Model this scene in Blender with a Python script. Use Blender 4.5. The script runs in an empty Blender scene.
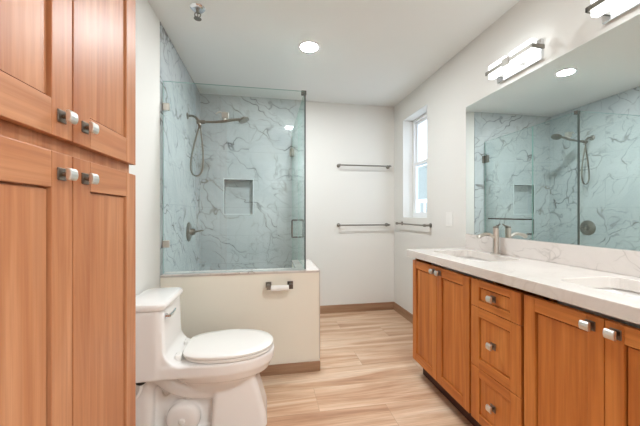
import bpy, bmesh, math, random
from math import pi, sin, cos, tan, atan, hypot
from mathutils import Vector, Matrix
random.seed(4)
sc = bpy.context.scene
COL = sc.collection

# ---------------------------------------------------------------- camera, world, exposure
FOC = 297.0 / 640 * 36
cam = bpy.data.cameras.new('camera')
cam.sensor_width = 36; cam.lens = FOC; cam.clip_start = 0.02
cam.shift_y = 0.0016
cam_o = bpy.data.objects.new('camera', cam); COL.objects.link(cam_o)
cam_o.location = (0, 0, 1.148)
cam_o.rotation_euler = (pi / 2, 0, -atan(52.6 / 297.0))
sc.camera = cam_o

w = bpy.data.worlds.new('daylight'); sc.world = w; w.use_nodes = True
bg = w.node_tree.nodes['Background']
bg.inputs[0].default_value = (0.70, 0.85, 1.0, 1); bg.inputs[1].default_value = 0.55

DOWNLIGHT = 120.0     # radiance of the recessed lights' lenses
VANITY = .8         # radiance of the frosted glass shades
vs = sc.view_settings
vs.view_transform = 'Standard'; vs.look = 'None'; vs.exposure = 2.46; vs.gamma = 1.0; vs.use_curve_mapping = False

# ---------------------------------------------------------------- materials
def lin(r, g, b):
    f = lambda c: (c / 255 / 12.92) if c / 255 <= .04045 else ((c / 255 + .055) / 1.055) ** 2.4
    return (f(r), f(g), f(b), 1)

class NT:
    def __init__(s, name):
        s.m = bpy.data.materials.new(name); s.m.use_nodes = True
        s.t = s.m.node_tree; s.t.nodes.clear()
        s.out = s.t.nodes.new('ShaderNodeOutputMaterial')
    def n(s, typ, **kw):
        n = s.t.nodes.new('ShaderNode' + typ)
        for k, v in kw.items(): setattr(n, k, v)
        return n
    def l(s, a, b): s.t.links.new(a, b)
    def math(s, op, a, b=None, c=None):
        n = s.n('Math', operation=op)
        for i, v in enumerate((a, b, c)):
            if v is None: continue
            if isinstance(v, (int, float)): n.inputs[i].default_value = v
            else: s.l(v, n.inputs[i])
        return n.outputs[0]
    def ramp(s, fac, stops, interp='LINEAR'):
        n = s.n('ValToRGB'); n.color_ramp.interpolation = interp
        e = n.color_ramp.elements
        while len(e) < len(stops): e.new(0.5)
        for i, (p, c) in enumerate(stops):
            e[i].position = p; e[i].color = c if len(c) == 4 else (*c, 1)
        s.l(fac, n.inputs[0]); return n.outputs[0]
    def mix(s, fac, a, b, blend='MIX'):
        n = s.n('Mix', data_type='RGBA', blend_type=blend)
        for sock, v in ((n.inputs[0], fac), (n.inputs[6], a), (n.inputs[7], b)):
            if isinstance(v, (int, float)): sock.default_value = v
            elif isinstance(v, tuple): sock.default_value = v
            else: s.l(v, sock)
        return n.outputs[2]
    def noise(s, vec, scale, detail=4, rough=.55, dist=0, out=0):
        n = s.n('TexNoise'); n.inputs['Scale'].default_value = scale
        n.inputs['Detail'].default_value = detail; n.inputs['Roughness'].default_value = rough
        n.inputs['Distortion'].default_value = dist
        s.l(vec, n.inputs['Vector']); return n.outputs[out]
    def obj(s): return s.n('TexCoord').outputs['Object']
    def map(s, vec, scale=(1, 1, 1), rot=(0, 0, 0), loc=(0, 0, 0)):
        n = s.n('Mapping'); s.l(vec, n.inputs[0])
        n.inputs['Location'].default_value = loc; n.inputs['Rotation'].default_value = rot; n.inputs['Scale'].default_value = scale
        return n.outputs[0]
    def bsdf(s, col, rough=.5, metal=0, spec=.5, bump=None, bstr=.1, coat=0):
        p = s.n('BsdfPrincipled')
        for key, v in (('Base Color', col), ('Roughness', rough), ('Metallic', metal)):
            if isinstance(v, (int, float, tuple)): p.inputs[key].default_value = v
            else: s.l(v, p.inputs[key])
        p.inputs['Specular IOR Level'].default_value = spec
        p.inputs['Coat Weight'].default_value = coat
        if bump is not None:
            b = s.n('Bump'); b.inputs['Strength'].default_value = bstr; b.inputs['Distance'].default_value = .002
            s.l(bump, b.inputs['Height']); s.l(b.outputs[0], p.inputs['Normal'])
        s.l(p.outputs[0], s.out.inputs[0]); return p

def plain(name, col, rough=.5, metal=0, spec=.5, vary=.03):
    t = NT(name); o = t.obj()
    f = t.noise(o, 6, 3)
    c = t.mix(f, tuple(x * (1 - vary) for x in col[:3]) + (1,), tuple(min(1, x * (1 + vary)) for x in col[:3]) + (1,))
    t.bsdf(c, rough, metal, spec)
    return t.m

def paint(name, col):
    t = NT(name); o = t.obj()
    f = t.noise(o, 180, 2)
    t.bsdf(t.mix(t.noise(o, 1.5, 2), col, tuple(x * .97 for x in col[:3]) + (1,)), .62, 0, .25, bump=f, bstr=.06)
    return t.m

def cherry(name, axis, light, mid, dark):
    """straight-grained wood, grain running along the given axis"""
    t = NT(name); o = t.obj()
    s = [13, 13, 13]; s['xyz'.index(axis)] = .9
    s2 = [70, 70, 70]; s2['xyz'.index(axis)] = 1.8
    a = t.noise(t.map(o, tuple(s)), 1.0, 4, .55, 1.3)
    b = t.noise(t.map(o, tuple(s2)), 1.0, 3, .6)
    c1 = t.ramp(a, [(.3, dark), (.5, mid), (.72, light)])
    c = t.mix(t.ramp(b, [(.42, (0, 0, 0)), (.62, (.32, .32, .32))]), c1, tuple(x * .78 for x in dark[:3]) + (1,))
    t.bsdf(c, .42, 0, .35, bump=b, bstr=.05)
    return t.m

def marble(name, ua, base, base2, vein, gold, tile=True, offs=0.0, gscale=1.0, amount=1.0, rough=.18, rot=.6):
    """veined stone in the plane of world axis ua and z, cut in staggered tiles"""
    t = NT(name); o = t.obj()
    sep = t.n('SeparateXYZ'); t.l(o, sep.inputs[0])
    u = sep.outputs['xyz'.index(ua)]; z = sep.outputs[2]
    comb = t.n('CombineXYZ')
    grout = None
    if tile:
        TH, TW = .305, .61
        row = t.math('FLOOR', t.math('DIVIDE', z, TH))
        uu = t.math('ADD', t.math('DIVIDE', t.math('ADD', u, offs), TW), t.math('MULTIPLY', row, .5))
        colm = t.math('FLOOR', uu)
        wn = t.n('TexWhiteNoise', noise_dimensions='2D')
        cv = t.n('CombineXYZ'); t.l(row, cv.inputs[0]); t.l(colm, cv.inputs[1]); t.l(cv.outputs[0], wn.inputs[0])
        t.l(t.math('ADD', u, t.math('MULTIPLY', wn.outputs[0], .0)), comb.inputs[0])
        t.l(z, comb.inputs[1]); t.l(t.math('MULTIPLY', wn.outputs[0], .10), comb.inputs[2])
        fu = t.math('FRACT', uu); fz = t.math('FRACT', t.math('DIVIDE', z, TH))
        du = t.math('MULTIPLY', t.math('MINIMUM', fu, t.math('SUBTRACT', 1, fu)), TW)
        dz = t.math('MULTIPLY', t.math('MINIMUM', fz, t.math('SUBTRACT', 1, fz)), TH)
        grout = t.math('LESS_THAN', t.math('MINIMUM', du, dz), .0013)
    else:
        t.l(u, comb.inputs[0]); t.l(z, comb.inputs[1]); t.l(t.math('ADD', sep.outputs[0 if ua != 'x' else 1], offs), comb.inputs[2])
    def warp(src, sc_, amp, det=3):
        wob = t.noise(src, sc_, det, .55, 0, 1)
        ctr = t.n('VectorMath', operation='SUBTRACT'); t.l(wob, ctr.inputs[0]); ctr.inputs[1].default_value = (.5, .5, .5)
        add = t.n('VectorMath', operation='MULTIPLY_ADD'); t.l(ctr.outputs[0], add.inputs[0]); add.inputs[1].default_value = (amp, amp, amp); t.l(src, add.inputs[2])
        return add.outputs[0]
    base_v = t.map(comb.outputs[0], (gscale, gscale, gscale))
    W = warp(warp(base_v, 1.6, .55), 7.0, .07, 2)
    P = t.map(t.map(W, rot=(0, 0, rot)), (.62, 1.7, 1))
    P2 = t.map(t.map(W, rot=(0, 0, rot + 1.25), loc=(3.1, 1.7, .4)), (.7, 1.5, 1))
    def vein_layer(src, sc_, wdt, det=1.5):
        d = t.math('ABSOLUTE', t.math('SUBTRACT', t.noise(src, sc_, det, .5), .5))
        core = t.ramp(d, [(0, (1, 1, 1)), (wdt * .5, (.7, .7, .7)), (wdt, (0, 0, 0))])
        halo = t.ramp(d, [(0, (.15, .15, .15)), (wdt * 4, (0, 0, 0))])
        return t.math('MAXIMUM', core, halo)
    def mask(src, sc_, lo, hi): return t.ramp(t.noise(src, sc_, 3), [(lo, (0, 0, 0)), (hi, (1, 1, 1))])
    v1 = t.math('MULTIPLY', vein_layer(P, 1.9, .0095), mask(base_v, 2.3, .36, .62))
    v1b = t.math('MULTIPLY', vein_layer(t.map(P, loc=(5.2, 2.2, 1.1)), 3.1, .0105), t.math('MULTIPLY', mask(base_v, 3.1, .42, .66), .6))
    v3 = t.math('MULTIPLY', vein_layer(P2, 2.0, .009), t.math('MULTIPLY', mask(base_v, 1.9, .46, .64), .7))
    vo = t.n('TexVoronoi', feature='DISTANCE_TO_EDGE'); vo.inputs['Scale'].default_value = 2.6; t.l(W, vo.inputs['Vector'])
    v2 = t.math('MULTIPLY', t.ramp(vo.outputs[0], [(0, (1, 1, 1)), (.010, (.7, .7, .7)), (.026, (0, 0, 0))]), mask(base_v, 1.4, .50, .66))
    vv = t.math('MAXIMUM', t.math('MAXIMUM', v1, v1b), t.math('MAXIMUM', v2, v3))
    vv = t.math('MULTIPLY', vv, .92 * amount)
    cl = t.ramp(t.noise(P, 1.1, 5, .6), [(.35, base), (.68, base2)])
    vc = t.mix(t.ramp(t.noise(P, 1.7, 2), [(.5, (0, 0, 0)), (.66, (1, 1, 1))]), vein, gold)
    c = t.mix(vv, cl, vc)
    if grout is not None:
        c = t.mix(t.math('MULTIPLY', grout, .55), c, tuple(x * .62 for x in base2[:3]) + (1,))
    t.bsdf(c, rough, 0, .5)
    return t.m

def plank_floor(name):
    t = NT(name); o = t.obj()
    sep = t.n('SeparateXYZ'); t.l(o, sep.inputs[0]); x, y = sep.outputs[0], sep.outputs[1]
    PW, PL = .235, 1.22
    yy = t.math('DIVIDE', t.math('ADD', y, .18), PW)
    row = t.math('FLOOR', yy)
    xx = t.math('ADD', t.math('DIVIDE', x, PL), t.math('ADD', t.math('MULTIPLY', row, -.6697), 6.112))
    colm = t.math('FLOOR', xx)
    cv = t.n('CombineXYZ'); t.l(row, cv.inputs[0]); t.l(colm, cv.inputs[1])
    wn = t.n('TexWhiteNoise', noise_dimensions='2D'); t.l(cv.outputs[0], wn.inputs[0])
    vec = t.n('CombineXYZ')
    t.l(t.math('ADD', t.math('MULTIPLY', x, .8), t.math('MULTIPLY', wn.outputs[0], 17)), vec.inputs[0])
    t.l(t.math('MULTIPLY', y, 9), vec.inputs[1]); t.l(t.math('MULTIPLY', wn.outputs[0], 5), vec.inputs[2])
    a = t.noise(vec.outputs[0], 1.1, 5, .6, .7)
    fine = t.noise(t.map(vec.outputs[0], (3, 11, 1)), 1.6, 4, .6)
    c = t.ramp(a, [(.28, lin(164, 118, 88)), (.42, lin(202, 160, 128)), (.55, lin(224, 192, 162)), (.70, lin(238, 216, 192))])
    c = t.mix(t.math('MULTIPLY', t.ramp(fine, [(.4, (1, 1, 1)), (.6, (0, 0, 0))]), .28), c, lin(150, 112, 84))
    c = t.mix(t.math('MULTIPLY', wn.outputs[0], .22), c, lin(200, 162, 134))
    fy = t.math('FRACT', yy); fx = t.math('FRACT', xx)
    dy = t.math('MULTIPLY', t.math('MINIMUM', fy, t.math('SUBTRACT', 1, fy)), PW)
    dx = t.math('MULTIPLY', t.math('MINIMUM', fx, t.math('SUBTRACT', 1, fx)), PL)
    g = t.math('LESS_THAN', t.math('MINIMUM', dx, dy), .0016)
    c = t.mix(t.math('MULTIPLY', g, .6), c, lin(170, 140, 112))
    t.bsdf(c, .38, 0, .4, bump=fine, bstr=.04)
    return t.m

def sheet_glass(name, tint, refl=1.0):
    """thin clear glass: straight-through tint plus a mirror sheen that grows at grazing angles"""
    t = NT(name)
    tr = t.n('BsdfTransparent'); tr.inputs[0].default_value = tint
    gl = t.n('BsdfGlossy'); gl.inputs['Roughness'].default_value = 0.0; gl.inputs[0].default_value = (.95, 1, .98, 1)
    geo = t.n('NewGeometry')
    ior = t.math('ADD', 1.5, t.math('MULTIPLY', geo.outputs['Backfacing'], (1 / 1.5) - 1.5))
    # back faces so both faces act like an air-to-glass face
    fr = t.n('Fresnel'); t.l(ior, fr.inputs[0])
    mx = t.n('MixShader'); t.l(t.math('MULTIPLY', fr.outputs[0], refl), mx.inputs[0])
    t.l(tr.outputs[0], mx.inputs[1]); t.l(gl.outputs[0], mx.inputs[2]); t.l(mx.outputs[0], t.out.inputs[0])
    return t.m

def emit(name, col, strength):
    t = NT(name); e = t.n('Emission'); e.inputs[0].default_value = col; e.inputs[1].default_value = strength
    t.l(e.outputs[0], t.out.inputs[0]); return t.m

M = {}
M['wall'] = paint('painted_wall', lin(226, 223, 217))
M['pony'] = paint('painted_half_wall', lin(240, 234, 219))
M['ceil'] = paint('painted_ceiling', lin(236, 237, 234))
M['trim'] = plain('white_trim_paint', lin(240, 240, 240), .35)
M['floor'] = plank_floor('wood_look_plank_tile')
M['base'] = cherry('wood_look_baseboard', 'x', lin(182, 148, 120), lin(165, 129, 101), lin(146, 110, 84))
TB, TB2, TV, TG = lin(200, 205, 205), lin(176, 183, 185), lin(84, 80, 80), lin(112, 96, 70)
M['tile_x'] = marble('marble_tile_back', 'x', TB, TB2, TV, TG, offs=.2, gscale=1.25, rot=.55, rough=.02)
M['tile_y'] = marble('marble_tile_side', 'y', TB, TB2, TV, TG, offs=.35, gscale=1.15, rot=.75, rough=.02)
M['quartz'] = marble('white_quartz_top', 'y', lin(226, 218, 211), lin(216, 207, 199), lin(176, 164, 155), lin(186, 170, 152), tile=False, gscale=1.6, amount=.25, rough=.16)
M['splash'] = marble('white_quartz_splash', 'y', lin(226, 218, 212), lin(214, 205, 198), lin(132, 120, 112), lin(156, 136, 114), tile=False, offs=.4, gscale=2.0, amount=.85, rough=.16, rot=-.6)
for nm, (L_, M_, D_) in {'linen': (lin(208, 150, 110), lin(194, 131, 89), lin(176, 110, 72)),  # one cherry wood; the lighting difference between cabinets is put in these colours
                         'van': (lin(220, 144, 74), lin(205, 125, 58), lin(183, 103, 45))}.items():
    for ax in 'xyz': M[nm + '_' + ax] = cherry('cherry_%s_%s' % (nm, ax), ax, L_, M_, D_)
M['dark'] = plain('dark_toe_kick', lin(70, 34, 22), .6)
M['nickel'] = plain('brushed_nickel', (.62, .58, .53, 1), .28, 1)
M['plate'] = plain('knob_plate', (.24, .19, .155, 1), .3, 1)
M['satin'] = plain('satin_nickel', (.78, .76, .72, 1), .35, 1)
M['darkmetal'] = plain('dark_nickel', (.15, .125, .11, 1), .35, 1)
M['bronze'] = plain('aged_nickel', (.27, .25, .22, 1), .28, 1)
M['chrome'] = plain('chrome', (.75, .76, .78, 1), .1, 1)
M['porcelain'] = plain('white_porcelain', lin(240, 236, 232), .12, 0, .5, .01)
M['plastic'] = plain('white_plastic', lin(240, 237, 232), .25, 0, .45, .01)
M['paper'] = plain('white_paper', lin(244, 242, 238), .8)
M['black'] = plain('black_plastic', lin(24, 20, 20), .45)
M['glass'] = sheet_glass('shower_glass', (.955, .985, .978, 1))
M['gedge'] = plain('green_glass_edge', lin(150, 186, 176), .15)
M['gseal'] = plain('dark_corner_seal', lin(84, 92, 88), .3)
M['wglass'] = sheet_glass('window_glass', (.97, .98, .99, 1))
t = NT('mirror_silver'); t.bsdf((.86, .915, .90, 1), .0, 1); M['mirror'] = t.m
M['mback'] = plain('mirror_edge', lin(170, 190, 186), .3)
M['lens'] = emit('downlight_lens', (.90, .96, 1, 1), DOWNLIGHT * 1.08)
M['lens_added'] = emit('added_downlight_lens', (.90, .96, 1, 1), DOWNLIGHT * .84)  # for the two added, unseen fill downlights
M['shade'] = emit('frosted_shade', (.93, .98, 1, 1), VANITY)
M['dooredge'] = cherry('cherry_door', 'z', lin(176, 110, 66), lin(156, 92, 52), lin(130, 72, 40))
M['siding'] = plain('grey_siding', lin(150, 152, 145), .7)
M['shade_in'] = plain('niche_edge', lin(214, 220, 220), .3)

# ---------------------------------------------------------------- mesh helpers
class MB:
    def __init__(s): s.bm = bmesh.new(); s.mi = 0
    def _mark(s, f0):
        s.bm.faces.ensure_lookup_table()
        for f in s.bm.faces[f0:]: f.material_index = s.mi
    def box(s, x0, x1, y0, y1, z0, z1):
        f0 = len(s.bm.faces)
        v = [s.bm.verts.new(p) for p in ((x0, y0, z0), (x1, y0, z0), (x1, y1, z0), (x0, y1, z0), (x0, y0, z1), (x1, y0, z1), (x1, y1, z1), (x0, y1, z1))]
        for q in ((3, 2, 1, 0), (4, 5, 6, 7), (0, 1, 5, 4), (1, 2, 6, 5), (2, 3, 7, 6), (3, 0, 4, 7)): s.bm.faces.new([v[i] for i in q])
        s._mark(f0); return s
    def loft(s, rings, cap=True, closed=True):
        f0 = len(s.bm.faces)
        R = [[s.bm.verts.new(p) for p in r] for r in rings]
        n = len(R[0])
        for a, b in zip(R, R[1:]):
            for i in range(n if closed else n - 1):
                s.bm.faces.new((a[i], a[(i + 1) % n], b[(i + 1) % n], b[i]))
        if cap:
            s.bm.faces.new(R[0][::-1]); s.bm.faces.new(R[-1])
        s._mark(f0); return s
    def tube(s, pts, r, n=12, cap=True):
        pts = [Vector(p) for p in pts]
        rr = r if isinstance(r, (list, tuple)) else [r] * len(pts)
        rings = []; up = None
        for i, p in enumerate(pts):
            d = (pts[min(i + 1, len(pts) - 1)] - pts[max(i - 1, 0)]).normalized()
            if up is None:
                up = Vector((0, 0, 1)) if abs(d.z) < .9 else Vector((1, 0, 0))
            sd = d.cross(up).normalized(); up = sd.cross(d).normalized()
            rings.append([p + rr[i] * (cos(2 * pi * k / n) * sd + sin(2 * pi * k / n) * up) for k in range(n)])
        return s.loft(rings, cap)
    def cyl(s, a, b, r, n=24, r2=None): return s.tube([a, b], [r, r if r2 is None else r2], n)
    def lathe(s, base, axis, prof, n=32):
        """prof: (radius, distance along axis) pairs"""
        b = Vector(base); ax = Vector(axis).normalized()
        u = ax.orthogonal().normalized(); v = ax.cross(u)
        rings = [[b + ax * h + max(r, .0004) * (cos(2 * pi * k / n) * u + sin(2 * pi * k / n) * v) for k in range(n)] for r, h in prof]
        return s.loft(rings)
    def done(s, name, mat, parent=None, smooth=False, bevel=0, seg=2, base=None, mods=None):
        off = Vector(parent_base(parent)) if parent else Vector(base or (0, 0, 0))
        bmesh.ops.recalc_face_normals(s.bm, faces=s.bm.faces[:])
        bmesh.ops.translate(s.bm, verts=s.bm.verts[:], vec=-off)
        me = bpy.data.meshes.new(name); s.bm.to_mesh(me); s.bm.free()
        for m in (mat if isinstance(mat, (list, tuple)) else [mat]): me.materials.append(M[m])
        if smooth:
            for p in me.polygons: p.use_smooth = True
            if smooth != 'all':
                me.set_sharp_from_angle(angle=math.radians(38))
        o = bpy.data.objects.new(name, me); COL.objects.link(o)
        if parent: o.parent = parent
        else: o.location = off
        if bevel:
            b = o.modifiers.new('bevel', 'BEVEL'); b.width = bevel; b.segments = seg; b.limit_method = 'ANGLE'; b.angle_limit = math.radians(40)
        return o

def parent_base(o):
    v = Vector((0, 0, 0))
    while o: v += o.location; o = o.parent
    return v
def tag(o, label, cat, group=None):
    o['label'] = label; o['category'] = cat
    if group: o['group'] = group
    return o
def thing(name, loc, label, cat, group=None):
    o = bpy.data.objects.new(name, None); COL.objects.link(o); o.location = loc; o.empty_display_size = .05
    return tag(o, label, cat, group)
def struct(o): o['kind'] = 'structure'; return o
def rrect(cx, cy, hx, hy, r, z, n=6):
    pts = []
    for (sx, sy, a0) in ((1, 1, 0), (-1, 1, pi / 2), (-1, -1, pi), (1, -1, 3 * pi / 2)):
        for k in range(n + 1):
            a = a0 + pi / 2 * k / n
            pts.append((cx + sx * (hx - r) + r * cos(a), cy + sy * (hy - r) + r * sin(a), z))
    return pts
def bez(p0, p1, p2, p3, n=10):
    p0, p1, p2, p3 = map(Vector, (p0, p1, p2, p3)); out = []
    for i in range(n + 1):
        t = i / n; u = 1 - t
        out.append(u ** 3 * p0 + 3 * u * u * t * p1 + 3 * u * t * t * p2 + t ** 3 * p3)
    return out

# ---------------------------------------------------------------- room
XL, XR, YB, YF, ZC = -.708, 1.505, 3.37, -1.25, 2.44
T = .18
struct(MB().box(XL - T, XR + T, YF - T, YB + T, -.1, 0).done('floor', 'floor'))
struct(MB().box(XL - T, XR + T, YF - T, YB + T, ZC, ZC + .1).done('ceiling', 'ceil'))
struct(MB().box(XL - T, XL - .003, YF, 2.15, 0, ZC).done('wall_left', 'wall'))
struct(MB().box(.41, XR + T, YB, YB + T, 0, ZC).done('wall_back', 'wall'))
# right wall with its window opening
WY0, WY1, WZ0, WZ1 = 2.622, 3.133, 1.11, 2.20
mb = MB(); mb.box(XR, XR + T, YF, WY0, 0, ZC).box(XR, XR + T, WY1, YB, 0, ZC).box(XR, XR + T, WY0, WY1, 0, WZ0).box(XR, XR + T, WY0, WY1, WZ1, ZC)
struct(mb.done('wall_right', 'wall'))
struct(MB().box(XL - T, XR + T, YF - T, YF, 0, ZC).done('wall_front', 'wall'))
# tiled shower walls
struct(MB().box(XL - T, XL, 2.15, YB + T, 0, ZC).done('wall_shower_left', 'tile_y'))
NX0, NX1, NZ0, NZ1, ND = -.462, -.158, 1.150, 1.527, .09
YT = 3.36
mb = MB(); mb.box(XL, NX0, YT, YB + T, 0, ZC).box(NX1, .41, YT, YB + T, 0, ZC).box(NX0, NX1, YT, YB + T, 0, NZ0).box(NX0, NX1, YT, YB + T, NZ1, ZC).box(NX0, NX1, YT + ND, YB + T, NZ0, NZ1)
struct(mb.done('wall_shower_back', 'tile_x'))
mb = MB(); e = .008
mb.box(NX0 - e, NX0, YT - .004, YT + .02, NZ0 - e, NZ1 + e).box(NX1, NX1 + e, YT - .004, YT + .02, NZ0 - e, NZ1 + e)
mb.box(NX0, NX1, YT - .004, YT + .02, NZ0 - e, NZ0).box(NX0, NX1, YT - .004, YT + .02, NZ1, NZ1 + e)
struct(mb.done('trim_niche', 'shade_in'))
# half wall around the shower, with a stone cap and slim metal corner trims
PZ, PY0, PY1, PX1 = .725, 2.15, 2.27, .378
mb = MB(); mb.box(XL, PX1, PY0, PY1, 0, PZ).box(.215, PX1, PY1, 2.66, 0, PZ)
struct(mb.done('wall_pony', 'pony'))
mb = MB(); mb.box(XL, PX1 + .001, PY0 - .001, PY1 + .004, PZ, PZ + .012).box(.211, PX1 + .001, PY1, 2.66, PZ, PZ + .012)
struct(mb.done('trim_cap', 'splash', bevel=.002))
mb = MB(); mb.box(XL, PX1 + .002, PY0 - .003, PY0, PZ - .004, PZ + .004).box(PX1 - .004, PX1 + .003, PY0 - .003, PY0 + .004, .09, PZ + .004)
struct(mb.done('trim_corner', 'nickel'))
struct(MB().box(.215, PX1, 2.66, YT, 0, .10).done('trim_curb', 'splash', bevel=.004))
struct(MB().box(XL, .215, PY1, YT, 0, .012).done('floor_shower', 'tile_x'))
# baseboards
BH, BD = .092, .012
struct(MB().box(.41, XR, YB - BD, YB, 0, BH).done('baseboard_back', 'base', bevel=.002))
M['base_y'] = cherry('wood_look_baseboard_side', 'y', lin(182, 148, 120), lin(165, 129, 101), lin(146, 110, 84))
struct(MB().box(XR - BD, XR, 2.03, YB - BD, 0, BH).done('baseboard_right', 'base_y', bevel=.002))
struct(MB().box(XL, PX1 + .004, PY0 - BD, PY0, 0, BH - .02).done('baseboard_pony', 'base', bevel=.002))
struct(MB().box(XL, XL + BD, 1.27, PY0 - BD, 0, BH).done('baseboard_left', 'base_y', bevel=.002))

# window, set deep in the wall
XF = XR + .12
win = bpy.data.objects.new('window_1', None); COL.objects.link(win); win.location = (XF, (WY0 + WY1) / 2, WZ0); struct(win)
mb = MB(); f = .028
mb.box(XF, XF + .05, WY0, WY0 + f, WZ0, WZ1).box(XF, XF + .05, WY1 - f, WY1, WZ0, WZ1).box(XF, XF + .05, WY0 + f, WY1 - f, WZ0, WZ0 + f).box(XF, XF + .05, WY0 + f, WY1 - f, WZ1 - f, WZ1)
mb.done('window_frame', 'trim', win, bevel=.002)
def sash(name, x, z0, z1, f):
    a, b = WY0 + .028, WY1 - .028
    mb = MB(); mb.box(x, x + .022, a, a + f, z0, z1).box(x, x + .022, b - f, b, z0, z1).box(x, x + .022, a + f, b - f, z0, z0 + f).box(x, x + .022, a + f, b - f, z1 - f, z1)
    s = mb.done(name, 'trim', win, bevel=.002)
    MB().box(x + .009, x + .013, a + f, b - f, z0 + f, z1 - f).done('pane', 'wglass', s)
ZM = 1.70
sash('upper_sash', XF + .026, ZM - .02, WZ1 - .028, .026)
sash('lower_sash', XF + .003, WZ0 + .028, ZM + .02, .03)
mb = MB(); mb.box(XF - .006, XF + .004, 2.82, 2.90, ZM + .005, ZM + .018); mb.done('sash_lock', 'trim', win, bevel=.002)

# a neighbouring house wall and a white railing seen through the window
o = tag(MB().box(3.6, 3.75, 4.2, 8.2, -.5, 2.28).done('neighbor_wall', 'siding', base=(3.6, 6.2, -.5)), 'grey wall of a neighbouring building seen through the window', 'wall')
r = thing('railing', (2.6, 4.2, 0), 'white railing outside the lower window pane', 'railing')
mb = MB(); mb.box(2.58, 2.62, 3.2, 6.4, 1.34, 1.40).box(2.58, 2.62, 3.2, 6.4, .2, .25); mb.done('rail', 'trim', r)
for k in range(17): MB().box(2.59, 2.61, 3.25 + k * .19, 3.29 + k * .19, .0, 1.35).done('baluster', 'trim', r)

# a door behind the camera
dr = bpy.data.objects.new('door_1', None); COL.objects.link(dr); dr.location = (.35, YF, 0); struct(dr)
mb = MB(); mb.box(-.06, .76, YF, YF + .03, .005, 2.03); mb.done('door_panel', 'trim', dr, bevel=.003)
mb = MB(); mb.box(-.15, -.065, YF, YF + .02, 0, 2.12).box(.765, .85, YF, YF + .02, 0, 2.12).box(-.065, .765, YF, YF + .02, 2.035, 2.12); mb.done('door_frame', 'trim', dr, bevel=.003)
MB().lathe((.70, YF + .03, .95), (0, 1, 0), [(.03, 0), (.03, .008), (.012, .012), (.012, .04), (.026, .05), (.026, .065), (.01, .072)]).done('door_knob', 'nickel', dr, smooth=True)

# ---------------------------------------------------------------- cabinets
def shaker(parent, name, face, dirx, y0, y1, z0, z1, stile, rail, wood, knob=None, kz=0.0, thick=.02):
    """framed door or drawer front lying in the plane x = face, looking along dirx"""
    b = face - dirx * thick
    xa, xb = min(face, b), max(face, b)
    mb = MB()
    mb.mi = 0; mb.box(xa, xb, y0, y0 + stile, z0, z1).box(xa, xb, y1 - stile, y1, z0, z1)
    mb.mi = 1; mb.box(xa, xb, y0 + stile, y1 - stile, z0, z0 + rail).box(xa, xb, y0 + stile, y1 - stile, z1 - rail, z1)
    d = mb.done(name, [wood + '_z', wood + '_y'], parent, bevel=.0018)
    pf = face - dirx * .0078; g = .0055
    mb = MB(); mb.box(min(pf, b), max(pf, b), y0 + stile + g, y1 - stile - g, z0 + rail + g, z1 - rail - g)
    b2 = b + dirx * .002
    mb.box(min(b, b2), max(b, b2), y0 + stile - .004, y1 - stile + .004, z0 + rail - .004, z1 - rail + .004)
    mb.done('panel', wood + "_z", d)
    if knob is not None:
        make_knob(d, face, dirx, knob, kz)
    return d
def make_knob(d, face, dirx, y, z):
    mb = MB(); s = .0165
    x = lambda t: face + dirx * t
    bx = lambda a, b_, hy, hz: mb.box(min(x(a), x(b_)), max(x(a), x(b_)), y - hy, y + hy, z - hz, z + hz)
    mb.mi = 1; bx(0, .004, .0155, .0155)
    mb.mi = 1; mb.cyl((x(.003), y, z), (x(.020), y, z), .0055, 12)
    mb.mi = 0
    prof = [(-.0145, .018), (-.0145, .026), (-.009, .0295), (0, .031), (.009, .0295), (.0145, .026), (.0145, .018)]
    mb.loft([[(x(dx), y + yy, z + zz) for zz, dx in prof] for yy in (-.0145, .0145)])
    mb.done('knob', ['satin', 'plate'], d, bevel=.0025)

CX = -.50
lc = thing('linen_cabinet', (-.60, .875, 0), 'tall cherry linen cabinet with four framed doors, left of the toilet', 'cabinet')
mb = MB(); xb = CX - .024; xa = XL + .002
mb.box(xa, xb, .50, .518, .10, 2.41).box(xa, xb, 1.234, 1.252, .10, 2.41).box(xa, xb, .518, 1.234, .10, .118).box(xa, xb, .518, 1.234, 2.392, 2.41).box(xa, xb, .518, 1.234, 1.292, 1.342).box(xa, xa + .008, .518, 1.234, .118, 2.392)
mb.done('carcass', 'linen_z', lc)
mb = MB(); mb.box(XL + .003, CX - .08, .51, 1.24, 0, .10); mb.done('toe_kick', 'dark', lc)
for (a, b_, ky) in ((.501, .8738, .831), (.8784, 1.252, .926)):
    shaker(lc, 'door', CX, 1, a, b_, 1.336, 2.40, .075, .086, 'linen', ky, 1.388)
    shaker(lc, 'door', CX, 1, a, b_, .105, 1.298, .075, .086, 'linen', ky, 1.246)

F = 1.025
VY0, VY1 = .445, 1.98
CT0, CT1 = .843, .890
vc = thing('vanity_cabinet', (1.26, 1.2, 0), 'cherry vanity cabinet with framed doors and drawers under the white counter', 'cabinet')
xa, xb = F + .021, XR - .002
mb = MB(); mb.box(xa, xb, VY0, VY0 + .018, .115, CT0).box(xa, xb, VY1 - .018, VY1, .115, CT0).box(xa, xb, VY0 + .018, VY1 - .018, .115, .133).box(xb - .01, xb, VY0 + .018, VY1 - .018, .133, CT0)
for yd in (1.0515, 1.3675): mb.box(xa + .12, xb - .01, yd - .009, yd + .009, .133, CT0)
mb.done('carcass', 'van_z', vc)
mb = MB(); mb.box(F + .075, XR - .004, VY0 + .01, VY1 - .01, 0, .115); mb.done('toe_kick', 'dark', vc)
DZ0, DZ1 = .118, .822
for (a, b_, ky) in ((1.676, 1.979, 1.702), (1.376, 1.673, 1.642), (.7515, 1.043, .790), (.448, .7495, .719)):
    shaker(vc, 'door', F, -1, a, b_, DZ0, DZ1, .05, .055, 'van', ky, .79)
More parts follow.
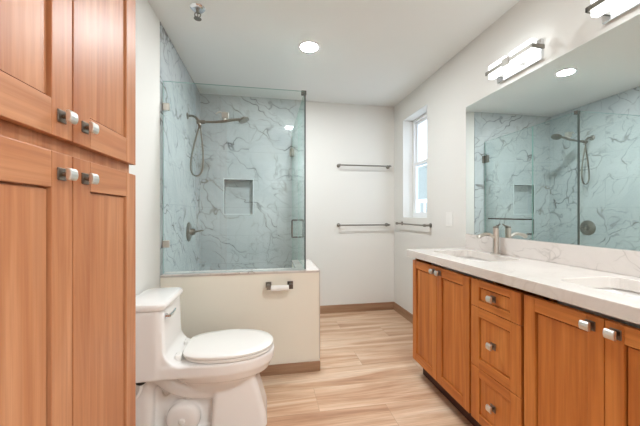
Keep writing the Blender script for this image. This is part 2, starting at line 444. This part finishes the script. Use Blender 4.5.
for (a, b_) in ((.689, DZ1), (.390, .686), (DZ0, .387)):
    shaker(vc, 'drawer', F, -1, 1.057, 1.361, a, b_, .056, .034 if a > .6 else .045, 'van', 1.208, (a + b_) / 2)

# counter with two basin openings
CXF = 1.005
def basin_ring(cy, z, g=0.0): return rrect(1.27, cy, .145 + g, .240 + g, .05, z)
SINKS = (1.675, .76)
ct = thing('countertop', (1.22, 1.2, CT0), 'white stone vanity counter with two sink openings on the cherry cabinet', 'countertop')
mb = MB(); mb.box(CXF, XR - .002, VY0 - .02, 2.035, CT0, CT1)
slab = mb.done('slab', 'quartz', ct)
cut = MB()
for cy in SINKS: cut.loft([basin_ring(cy, CT0 - .05), basin_ring(cy, CT1 + .05)])
cut_o = cut.done('cut', 'quartz', ct)
bo = slab.modifiers.new('cut', 'BOOLEAN'); bo.object = cut_o; bo.operation = 'DIFFERENCE'; bo.solver = 'EXACT'
bpy.context.view_layer.update()
me = bpy.data.meshes.new_from_object(slab.evaluated_get(bpy.context.evaluated_depsgraph_get()))
slab.modifiers.clear(); slab.data = me; bpy.data.objects.remove(cut_o)
bv = slab.modifiers.new('bevel', 'BEVEL'); bv.width = .003; bv.segments = 2; bv.limit_method = 'ANGLE'
bs = MB().box(XR - .02, XR - .001, VY0 - .02, 2.035, CT1 + .0005, .996).done('backsplash', 'splash', bevel=.0015, base=(XR - .01, 1.2, CT1 + .0005))
tag(bs, 'low white stone backsplash with grey veins under the mirror', 'backsplash')

for cy, lab in zip(SINKS, ('white rectangular undermount sink below the faucet', 'white rectangular undermount sink above the far right doors, cut by the frame')):
    sk = thing('sink_basin', (1.27, cy, CT0 - .15), lab, 'sink', 'undermount basins in the vanity counter')
    mb = MB()
    prof = [(.012, 0, .0), (.006, -.004, .0), (.004, -.05, 0), (-.006, -.105, 0), (-.03, -.125, 0), (-.08, -.132, 0)]
    rings = [rrect(1.27, cy, .145 + g, .240 + g, max(.02, .05 + g * .5), CT0 - .0005 + dz) for g, dz, _ in prof]
    mb.loft(rings, cap=False)
    mb.bm.faces.new([v for v in mb.bm.verts][-len(rings[0]):])
    # outer shell, a little larger, makes the basin solid
    o = mb.done('basin', 'porcelain', sk, smooth='all')
    so = o.modifiers.new('thick', 'SOLIDIFY'); so.thickness = .008; so.offset = 1
    MB().lathe((1.27, cy, CT0 - .1325), (0, 0, 1), [(.001, 0), (.022, 0), (.022, .003), (.014, .004), (.001, .002)]).done('drain', 'chrome', sk, smooth=True)

fx, fy = 1.452, 1.69
fc = thing('faucet', (fx, fy, CT1), 'brushed nickel single-hole faucet behind the far sink', 'faucet')
MB().lathe((fx, fy, CT1), (0, 0, 1), [(.026, 0), (.026, .006), (.020, .009), (.0185, .03), (.0175, .12), (.0175, .165), (.015, .168)]).done('body', 'nickel', fc, smooth=True)
pts = bez((fx - .01, fy, .995), (fx - .05, fy, 1.032), (fx - .085, fy, 1.018), (fx - .120, fy, 1.006), 10)
MB().tube(pts + [(fx - .132, fy, .998)], [.0105] * 8 + [.011, .0125, .014, .014], 14).done('spout', 'nickel', fc, smooth=True)
mb = MB(); mb.tube([(fx, fy, CT1 + .168), (fx, fy, CT1 + .178)], [.0165, .015], 16); mb.tube([(fx, fy, 1.066), (fx + .02, fy + .004, 1.072), (fx + .036, fy + .006, 1.083)], [.006, .005, .0045], 10)
mb.done('lever', 'bronze', fc, smooth=True)

# mirror
mi = thing('wall_mirror', (XR, 1.2, .997), 'wide frameless mirror above the vanity reflecting the marble shower', 'mirror')
MB().box(XR - .006, XR - .0015, .445, 2.046, .997, 1.966).done('backing', 'mback', mi)
MB().box(XR - .0075, XR - .006, .4455, 2.0455, .9975, 1.9655).done('mirror_glass', 'mirror', mi)

# vanity lights: chrome plate, two frosted glass blocks, strap and end clips
def vanity_light(y0, y1, label):
    zc = 2.060; ym = (y0 + y1) / 2 + .012
    v = thing('vanity_light', (XR, ym, zc), label, 'light', 'bath lights above the mirror')
    MB().box(XR - .020, XR, y0 + .025, y1 + .004, zc - .058, zc + .058).done('back_plate', 'chrome', v, bevel=.003)
    for a, b_ in ((y0 + .014, ym - .016), (ym + .016, y1 - .006)):
        MB().box(XR - .094, XR - .056, a, b_, zc - .040, zc + .046).done('glass_shade', 'shade', v, bevel=.006)
    for a, b_ in ((y0 + .012, ym - .024), (ym + .024, y1 + .006)):
        MB().box(XR - .103, XR - .096, a, b_, zc - .011, zc + .011).done('front_bar', 'bronze', v, bevel=.001)
    for yy in (y0 + .006, ym, y1 + .004):
        mb = MB(); mb.box(XR - .103, XR - .020, yy - .005, yy + .005, zc - .011, zc + .011)
        if yy == ym: mb.box(XR - .106, XR - .096, yy - .026, yy + .026, zc - .022, zc + .022)
        mb.done('clip', 'bronze', v, bevel=.001)
vanity_light(1.375, 1.715, 'chrome bar light with two glowing glass blocks, nearer the window')
vanity_light(.755, 1.095, 'chrome bar light with glowing glass cut by the top right corner')

# recessed lights: the first is seen, the other two are added fill
def downlight(x, y, label, lens='lens'):
    d = thing('recessed_light', (x, y, ZC), label, 'light', 'recessed ceiling lights')
    MB().lathe((x, y, ZC + .001), (0, 0, -1), [(.062, 0), (.088, 0), (.088, .003), (.080, .007), (.064, .006), (.062, .003)]).done('trim_ring', 'trim', d, smooth=True)
    MB().lathe((x, y, ZC - .001), (0, 0, -1), [(.0, 0), (.062, 0), (.062, .004), (.0, .0045)]).done('lens', lens, d)
downlight(.317, 2.275, 'round recessed ceiling light glowing in front of the shower')
downlight(.95, -.85, 'added recessed ceiling light behind the camera, unseen, brightens the room', 'lens_added')  # made-up fill light, kept out of view to raise the brightness
downlight(.82, .15, 'added recessed ceiling light above the vanity, unseen, brightens the room', 'lens_added')  # second added fill, unseen, evens out the room's brightness

# sprinkler
sx, sy = -.43, 1.965
sp = thing('fire_sprinkler', (sx, sy, ZC), 'small chrome fire sprinkler head on the ceiling at upper left', 'sprinkler')
MB().lathe((sx, sy, ZC), (0, 0, -1), [(.046, 0), (.046, .004), (.036, .014), (.016, .017)]).done('escutcheon', 'chrome', sp, smooth=True)
mb = MB(); mb.cyl((sx, sy, ZC - .015), (sx, sy, ZC - .034), .011, 12)
for s_ in (-1, 1): mb.tube(bez((sx + s_ * .010, sy, ZC - .032), (sx + s_ * .024, sy, ZC - .04), (sx + s_ * .019, sy, ZC - .056), (sx, sy, ZC - .066), 6), .0035, 8)
mb.cyl((sx, sy, ZC - .034), (sx, sy, ZC - .064), .003, 8)
mb.lathe((sx, sy, ZC - .065), (0, 0, -1), [(.004, 0), (.023, .003), (.023, .005), (.003, .006)]); mb.done('sprinkler_head', 'bronze', sp, smooth=True)

# ---------------------------------------------------------------- shower
GZ0, GZ1, GX, GY = PZ + .0125, 2.060, .276, 2.195
gl = thing('fixed_glass_panel', (-.25, GY, GZ0), 'clear fixed glass screen standing on the half wall before the toilet', 'shower glass')
def pane(parent, name, x0, x1, y0, y1, z0, z1):
    """glass sheet: faces clear, the four thin edges green"""
    mb = MB(); mb.box(x0, x1, y0, y1, z0, z1)
    thin = 0 if (x1 - x0) < (y1 - y0) else 1
    mb.bm.normal_update()
    for f_ in mb.bm.faces: f_.material_index = 0 if abs(f_.normal[thin]) > .5 else 1
    return mb.done(name, ['glass', 'gedge'], parent)
pane(gl, 'pane', XL + .004, GX - .006, GY - .005, GY + .005, GZ0, GZ1)
for z in (1.884, .942):
    MB().box(XL + .001, XL + .045, GY - .012, GY + .012, z - .024, z + .024).done('wall_clamp', 'nickel', gl, bevel=.002)
gr = thing('return_glass_panel', (GX, 2.43, GZ0), 'narrow glass return beside the shower door at the corner', 'shower glass')
pane(gr, 'pane', GX - .005, GX + .005, GY + .006, 2.656, GZ0, GZ1)
MB().box(GX - .026, GX + .0115, GY + .0056, GY + .034, GZ1 - .020, GZ1 + .010).done('corner_clamp', 'darkmetal', gr, bevel=.002)
MB().box(GX - .0055, GX + .0052, GY - .0055, GY + .0055, GZ0, GZ1).done('corner_seal', 'gseal', gr)
gd = thing('shower_door', (GX, 3.02, .11), 'frameless glass shower door with a nickel pull, beyond the corner', 'shower door')
pane(gd, 'pane', GX - .005, GX + .005, 2.662, 3.345, .112, GZ1)
for z in (1.84, .34):
    mb = MB(); mb.box(GX - .012, GX + .012, 3.285, 3.345, z - .045, z + .045).box(GX - .03, GX + .03, 3.346, 3.3595, z - .045, z + .045).cyl((GX, 3.346, z - .045), (GX, 3.346, z + .045), .009, 12)
    mb.done('hinge', 'bronze', gd, bevel=.002)
hz = 1.092; hy = 2.705
p = [(GX - .006, hy, hz)] + bez((GX - .04, hy, hz), (GX - .055, hy, hz), (GX - .055, hy, hz), (GX - .055, hy, hz - .02), 4) + bez((GX - .055, hy, hz - .135), (GX - .055, hy, hz - .155), (GX - .055, hy, hz - .155), (GX - .04, hy, hz - .155), 4) + [(GX - .006, hy, hz - .155)]
MB().tube(p, .008, 10).done('pull_handle', 'darkmetal', gd, smooth=True)
mb = MB(); mb.cyl((GX + .055, hy - .012, hz), (GX + .055, 3.22, hz), .008, 12).cyl((GX + .005, hy, hz), (GX + .055, hy, hz), .0075, 12).cyl((GX + .005, 3.2, hz), (GX + .055, 3.2, hz), .0075, 12)
mb.cyl((GX + .005, hy, hz - .155), (GX + .02, hy, hz - .155), .0095, 12)
mb.done('towel_bar', 'darkmetal', gd, smooth=True)

shy = 2.835
sh = thing('hand_shower_set', (XL, shy, 2.03), 'nickel shower arm and hand shower head on the left marble wall', 'shower head')
MB().lathe((XL, shy, 2.03), (1, 0, 0), [(.030, 0), (.030, .004), (.022, .010), (.012, .014)]).done('flange', 'bronze', sh, smooth=True)
MB().tube([(XL + .006, shy, 2.03)] + bez((XL + .04, shy, 2.032), (XL + .065, shy, 2.03), (XL + .08, shy, 2.015), (XL + .098, shy, 1.985), 8), .011, 12).done('shower_arm', 'bronze', sh, smooth=True)
mb = MB(); mb.cyl((-.612, shy, 1.995), (-.603, shy, 1.945), .014, 14); mb.cyl((-.628, shy, 1.978), (-.555, shy, 1.984), .017, 14)
mb.done('diverter', 'bronze', sh, smooth=True)
wand = [(-.58, shy, 1.982), (-.49, shy, 1.986), (-.41, shy, 1.994), (-.34, shy, 2.010), (-.28, shy, 2.020), (-.25, shy, 2.020)]
MB().tube(wand, [.010, .011, .0135, .0135, .012, .016], 14).done('hand_shower', 'bronze', sh, smooth=True)
ax = Vector((.42, -.1, -.9))
MB().lathe((-.222, shy, 2.036), ax, [(.014, -.012), (.034, .0), (.050, .014), (.050, .024), (.046, .028), (.001, .029)]).done('spray_head', 'bronze', sh, smooth=True)
mb = MB(); mb.box(-.410, -.350, shy - .02, shy + .02, 2.025, 2.078); mb.cyl((-.385, shy, 1.995), (-.385, shy, 2.03), .013)
mb.tube([(-.41, shy, 2.076), (-.435, shy, 2.082), (-.465, shy, 2.062)], [.007, .007, .005], 10)
mb.done('holder', 'nickel', sh, smooth=True, bevel=.003)
hose = bez((-.605, shy, 1.95), (-.635, shy + .01, 1.84), (-.74, shy + .02, 1.52), (-.645, shy + .02, 1.495), 14) + bez((-.645, shy + .02, 1.495), (-.55, shy + .02, 1.475), (-.57, shy + .01, 1.73), (-.598, shy - .014, 1.95), 14)[1:]
hose = [Vector((max(q.x, XL + .012), q.y, q.z)) for q in hose]
MB().tube(hose, .0075, 10).done('hose', 'bronze', sh, smooth='all')

vv = thing('shower_valve', (XL, 2.885, .985), 'round nickel shower valve with a lever on the left marble wall', 'shower valve')
MB().lathe((XL, 2.885, .985), (1, 0, 0), [(.088, 0), (.088, .004), (.080, .010), (.034, .014), (.030, .02), (.027, .055), (.022, .058)]).done('valve_plate', 'bronze', vv, smooth=True)
MB().tube([(XL + .045, 2.885, .985), (XL + .075, 2.88, .988), (XL + .13, 2.87, 1.0)], [.012, .008, .006], 10).done('lever', 'bronze', vv, smooth=True)

# ---------------------------------------------------------------- toilet
TY = 1.74
to = thing('toilet', (-.38, TY, 0), 'white one-piece toilet with closed lid between cabinet and half wall', 'toilet')
def outline(x0, x1, hw, back, z, n=40, sh=0.0):
    """elongated bowl plan: rounded front at x1, straighter sides and a flatter back at x0"""
    cx = x1 - (x1 - x0) * .52; pts = []
    for k in range(n):
        a = 2 * pi * k / n
        c, s = cos(a), sin(a)
        if c >= 0: x = cx + (x1 - cx) * abs(c) ** .95; y = hw * math.copysign(abs(s) ** .95, s)
        else:
            x = cx - (cx - x0) * abs(c) ** .55
            tt = (cx - x) / (cx - x0)
            y = math.copysign(abs(s) ** .42, s) * (hw * (1 - tt ** 1.6) + back * tt ** 1.6)
        pts.append((x, TY + y, z))
    return pts
mb = MB()
# tank and the deck that runs into the rim
mb.loft([rrect(-.600, TY, .100, .172, .04, .328), rrect(-.600, TY, .100, .174, .04, .40), rrect(-.604, TY, .096, .176, .04, .55), rrect(-.606, TY, .094, .178, .04, .672)])
mb.loft([rrect(-.49, TY, .20, .168, .05, .326), rrect(-.49, TY, .20, .172, .05, .387)])
# concave sweep from tank front down to the deck
prof = [(-.60, .38), (-.60, .56), (-.512, .56)] + [(-.420 - .092 * math.sin(a), .492 - .105 * math.cos(a)) for a in [pi / 2 - k * pi / 2 / 10 for k in range(11)]] + [(-.415, .38)]
mb.loft([[(px, TY - .166, pz) for px, pz in prof], [(px, TY + .166, pz) for px, pz in prof]])
# rim band and the bowl tucked under it
mb.loft([outline(-.47, .008, .158, .13, .285), outline(-.50, .026, .176, .155, .322), outline(-.50, .037, .182, .163, .336), outline(-.50, .040, .183, .165, .382), outline(-.50, .036, .180, .16, .390)])
mb.loft([outline(-.40, -.14, .070, .04, .175), outline(-.42, -.09, .100, .07, .21), outline(-.44, -.035, .135, .10, .265), outline(-.45, .000, .156, .12, .32), outline(-.45, .015, .165, .13, .36)])
# front pedestal
mb.loft([rrect(-.148, TY, .148, .120, .03, 0), rrect(-.150, TY, .145, .114, .03, .05), rrect(-.165, TY, .122, .100, .03, .19), rrect(-.180, TY, .105, .086, .03, .28)])
# rear web, rear column and base plate
mb.box(-.66, -.26, TY - .045, TY + .045, 0, .36)
mb.loft([rrect(-.635, TY, .055, .118, .03, 0), rrect(-.630, TY, .055, .116, .03, .36)])
mb.loft([rrect(-.43, TY, .25, .112, .03, 0), rrect(-.43, TY, .25, .108, .03, .012)])
# trapway relief: round bend and the arm that rises to the bowl
arm = bez((-.58, TY, .33), (-.52, TY, .24), (-.42, TY, .185), (-.26, TY, .20), 12)
mb.tube([(q.x, TY - .045, q.z) for q in arm], .045, 16); mb.tube([(q.x, TY + .045, q.z) for q in arm], .045, 16)
mb.lathe((-.435, TY - .106, .075), (0, 1, 0), [(.05, 0), (.072, .006), (.085, .022), (.085, .19), (.072, .206), (.05, .212)])
body = mb.done('bowl', 'porcelain', to, smooth='all')
rm = body.modifiers.new('blend', 'REMESH'); rm.mode = 'VOXEL'; rm.voxel_size = .006; rm.use_smooth_shade = True
sm = body.modifiers.new('soft', 'SMOOTH'); sm.factor = .5; sm.iterations = 7
mb = MB(); mb.loft([rrect(-.600, TY, .100, .184, .045, .676), rrect(-.600, TY, .103, .187, .045, .682), rrect(-.600, TY, .103, .187, .045, .697), rrect(-.600, TY, .098, .182, .045, .705), rrect(-.600, TY, .085, .168, .04, .708)])
mb.done('tank_lid', 'porcelain', to, smooth=True)
mb = MB(); mb.lathe((-.509, TY - .115, .630), (1, 0, 0), [(.014, 0), (.014, .006), (.009, .010), (.009, .020), (.004, .021)]); mb.tube([(-.492, TY - .115, .630), (-.486, TY - .085, .634), (-.486, TY - .035, .640)], [.008, .008, .0065], 10)
mb.done('flush_lever', 'chrome', to, smooth=True)
mb = MB(); mb.loft([outline(-.43, .022, .174, .14, .3925), outline(-.432, .030, .179, .144, .397), outline(-.432, .030, .179, .144, .406), outline(-.43, .026, .175, .14, .410)])
mb.done('seat', 'plastic', to, smooth=True)
mb = MB(); mb.loft([outline(-.437, .026, .176, .145, .4115), outline(-.440, .034, .182, .15, .416), outline(-.440, .034, .182, .15, .425), outline(-.435, .027, .176, .144, .431), outline(-.405, -.02, .14, .11, .435)])
mb.done('seat_lid', 'plastic', to, smooth=True)
for s_ in (-1, 1):
    MB().loft([rrect(-.455, TY + s_ * .085, .016, .024, .008, .384), rrect(-.455, TY + s_ * .085, .016, .024, .008, .416), rrect(-.455, TY + s_ * .085, .010, .018, .006, .422)]).done('seat_hinge', 'plastic', to, smooth=True)
MB().lathe((-.435, TY - .104, .075), (0, -1, 0), [(.016, -.01), (.016, .004), (.011, .010), (.001, .012)]).done('bolt_cap', 'plastic', to, smooth=True)
MB().tube(bez((-.545, TY - .052, .215), (-.535, TY - .075, .195), (-.515, TY - .078, .192), (-.50, TY - .06, .208), 8), .0045, 8).done('anchor_clip', 'satin', to, smooth=True)

MB().lathe((-.615, 1.60, .335), (0, 0, -1), [(.016, 0), (.024, .004), (.022, .022), (.011, .030)]).done('coupling_nut', 'black', to, smooth=True)
MB().tube(bez((-.615, 1.60, .31), (-.615, 1.595, .22), (-.66, 1.58, .26), (XL + .006, 1.575, .17), 12), .009, 10).done('supply_hose', 'plastic', to, smooth='all')

# toilet paper holder on the half wall
tp = thing('paper_holder', (.085, PY0, .64), 'nickel two-post toilet paper holder with a white roller on the half wall', 'paper holder')
for x in (.008, .162):
    mb = MB(); mb.box(x - .02, x + .02, PY0 - .010, PY0 - .0005, .645 - .02, .645 + .02).box(x - .009, x + .009, PY0 - .07, PY0 - .01, .645 - .009, .645 + .009).box(x - .014, x + .014, PY0 - .085, PY0 - .062, .645 - .018, .645 + .014)
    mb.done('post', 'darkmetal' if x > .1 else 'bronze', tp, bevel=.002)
MB().cyl((.024, PY0 - .073, .635), (.146, PY0 - .073, .635), .019, 24).done('roller', 'paper', tp, smooth=True, bevel=.002)

# towel bars
def towel_bar(p0, p1, n, label):
    """bar between two wall posts; p0, p1 lie on the wall, n points into the room"""
    n = Vector(n); a = Vector(p0); b = Vector(p1); t_ = (b - a).normalized()
    o = thing('towel_bar', (a + b) / 2, label, 'towel bar', 'nickel towel bars in the far corner')
    for q in (a, b):
        mb = MB(); mb.lathe(q + n * .0005, n, [(.022, 0), (.022, .006), (.010, .012), (.009, .05), (.013, .052), (.013, .074), (.010, .078)], 20); mb.done('post', 'bronze', o, smooth=True)
    MB().cyl(a + n * .063 - t_ * .02, b + n * .063 + t_ * .02, .008, 14).done('bar', 'bronze', o, smooth=True)
towel_bar((.815, YB, 1.71), (1.42, YB, 1.71), (0, -1, 0), 'upper nickel towel bar on the white back wall')
towel_bar((.815, YB, 1.020), (1.405, YB, 1.020), (0, -1, 0), 'lower nickel towel bar on the white back wall')
towel_bar((XR, 3.15, 1.042), (XR, 2.555, 1.042), (-1, 0, 0), 'nickel towel bar on the side wall below the window')

# switch plate
sw = thing('light_switch', (XR, 2.266, 1.103), 'white rocker switch plate on the side wall beside the mirror', 'switch')
MB().box(XR - .006, XR - .0005, 2.222, 2.310, 1.042, 1.164).done('cover_plate', 'plastic', sw, bevel=.002)
mb = MB(); mb.box(XR - .009, XR - .006, 2.248, 2.284, 1.070, 1.136); mb.done('rocker', 'plastic', sw, bevel=.001)
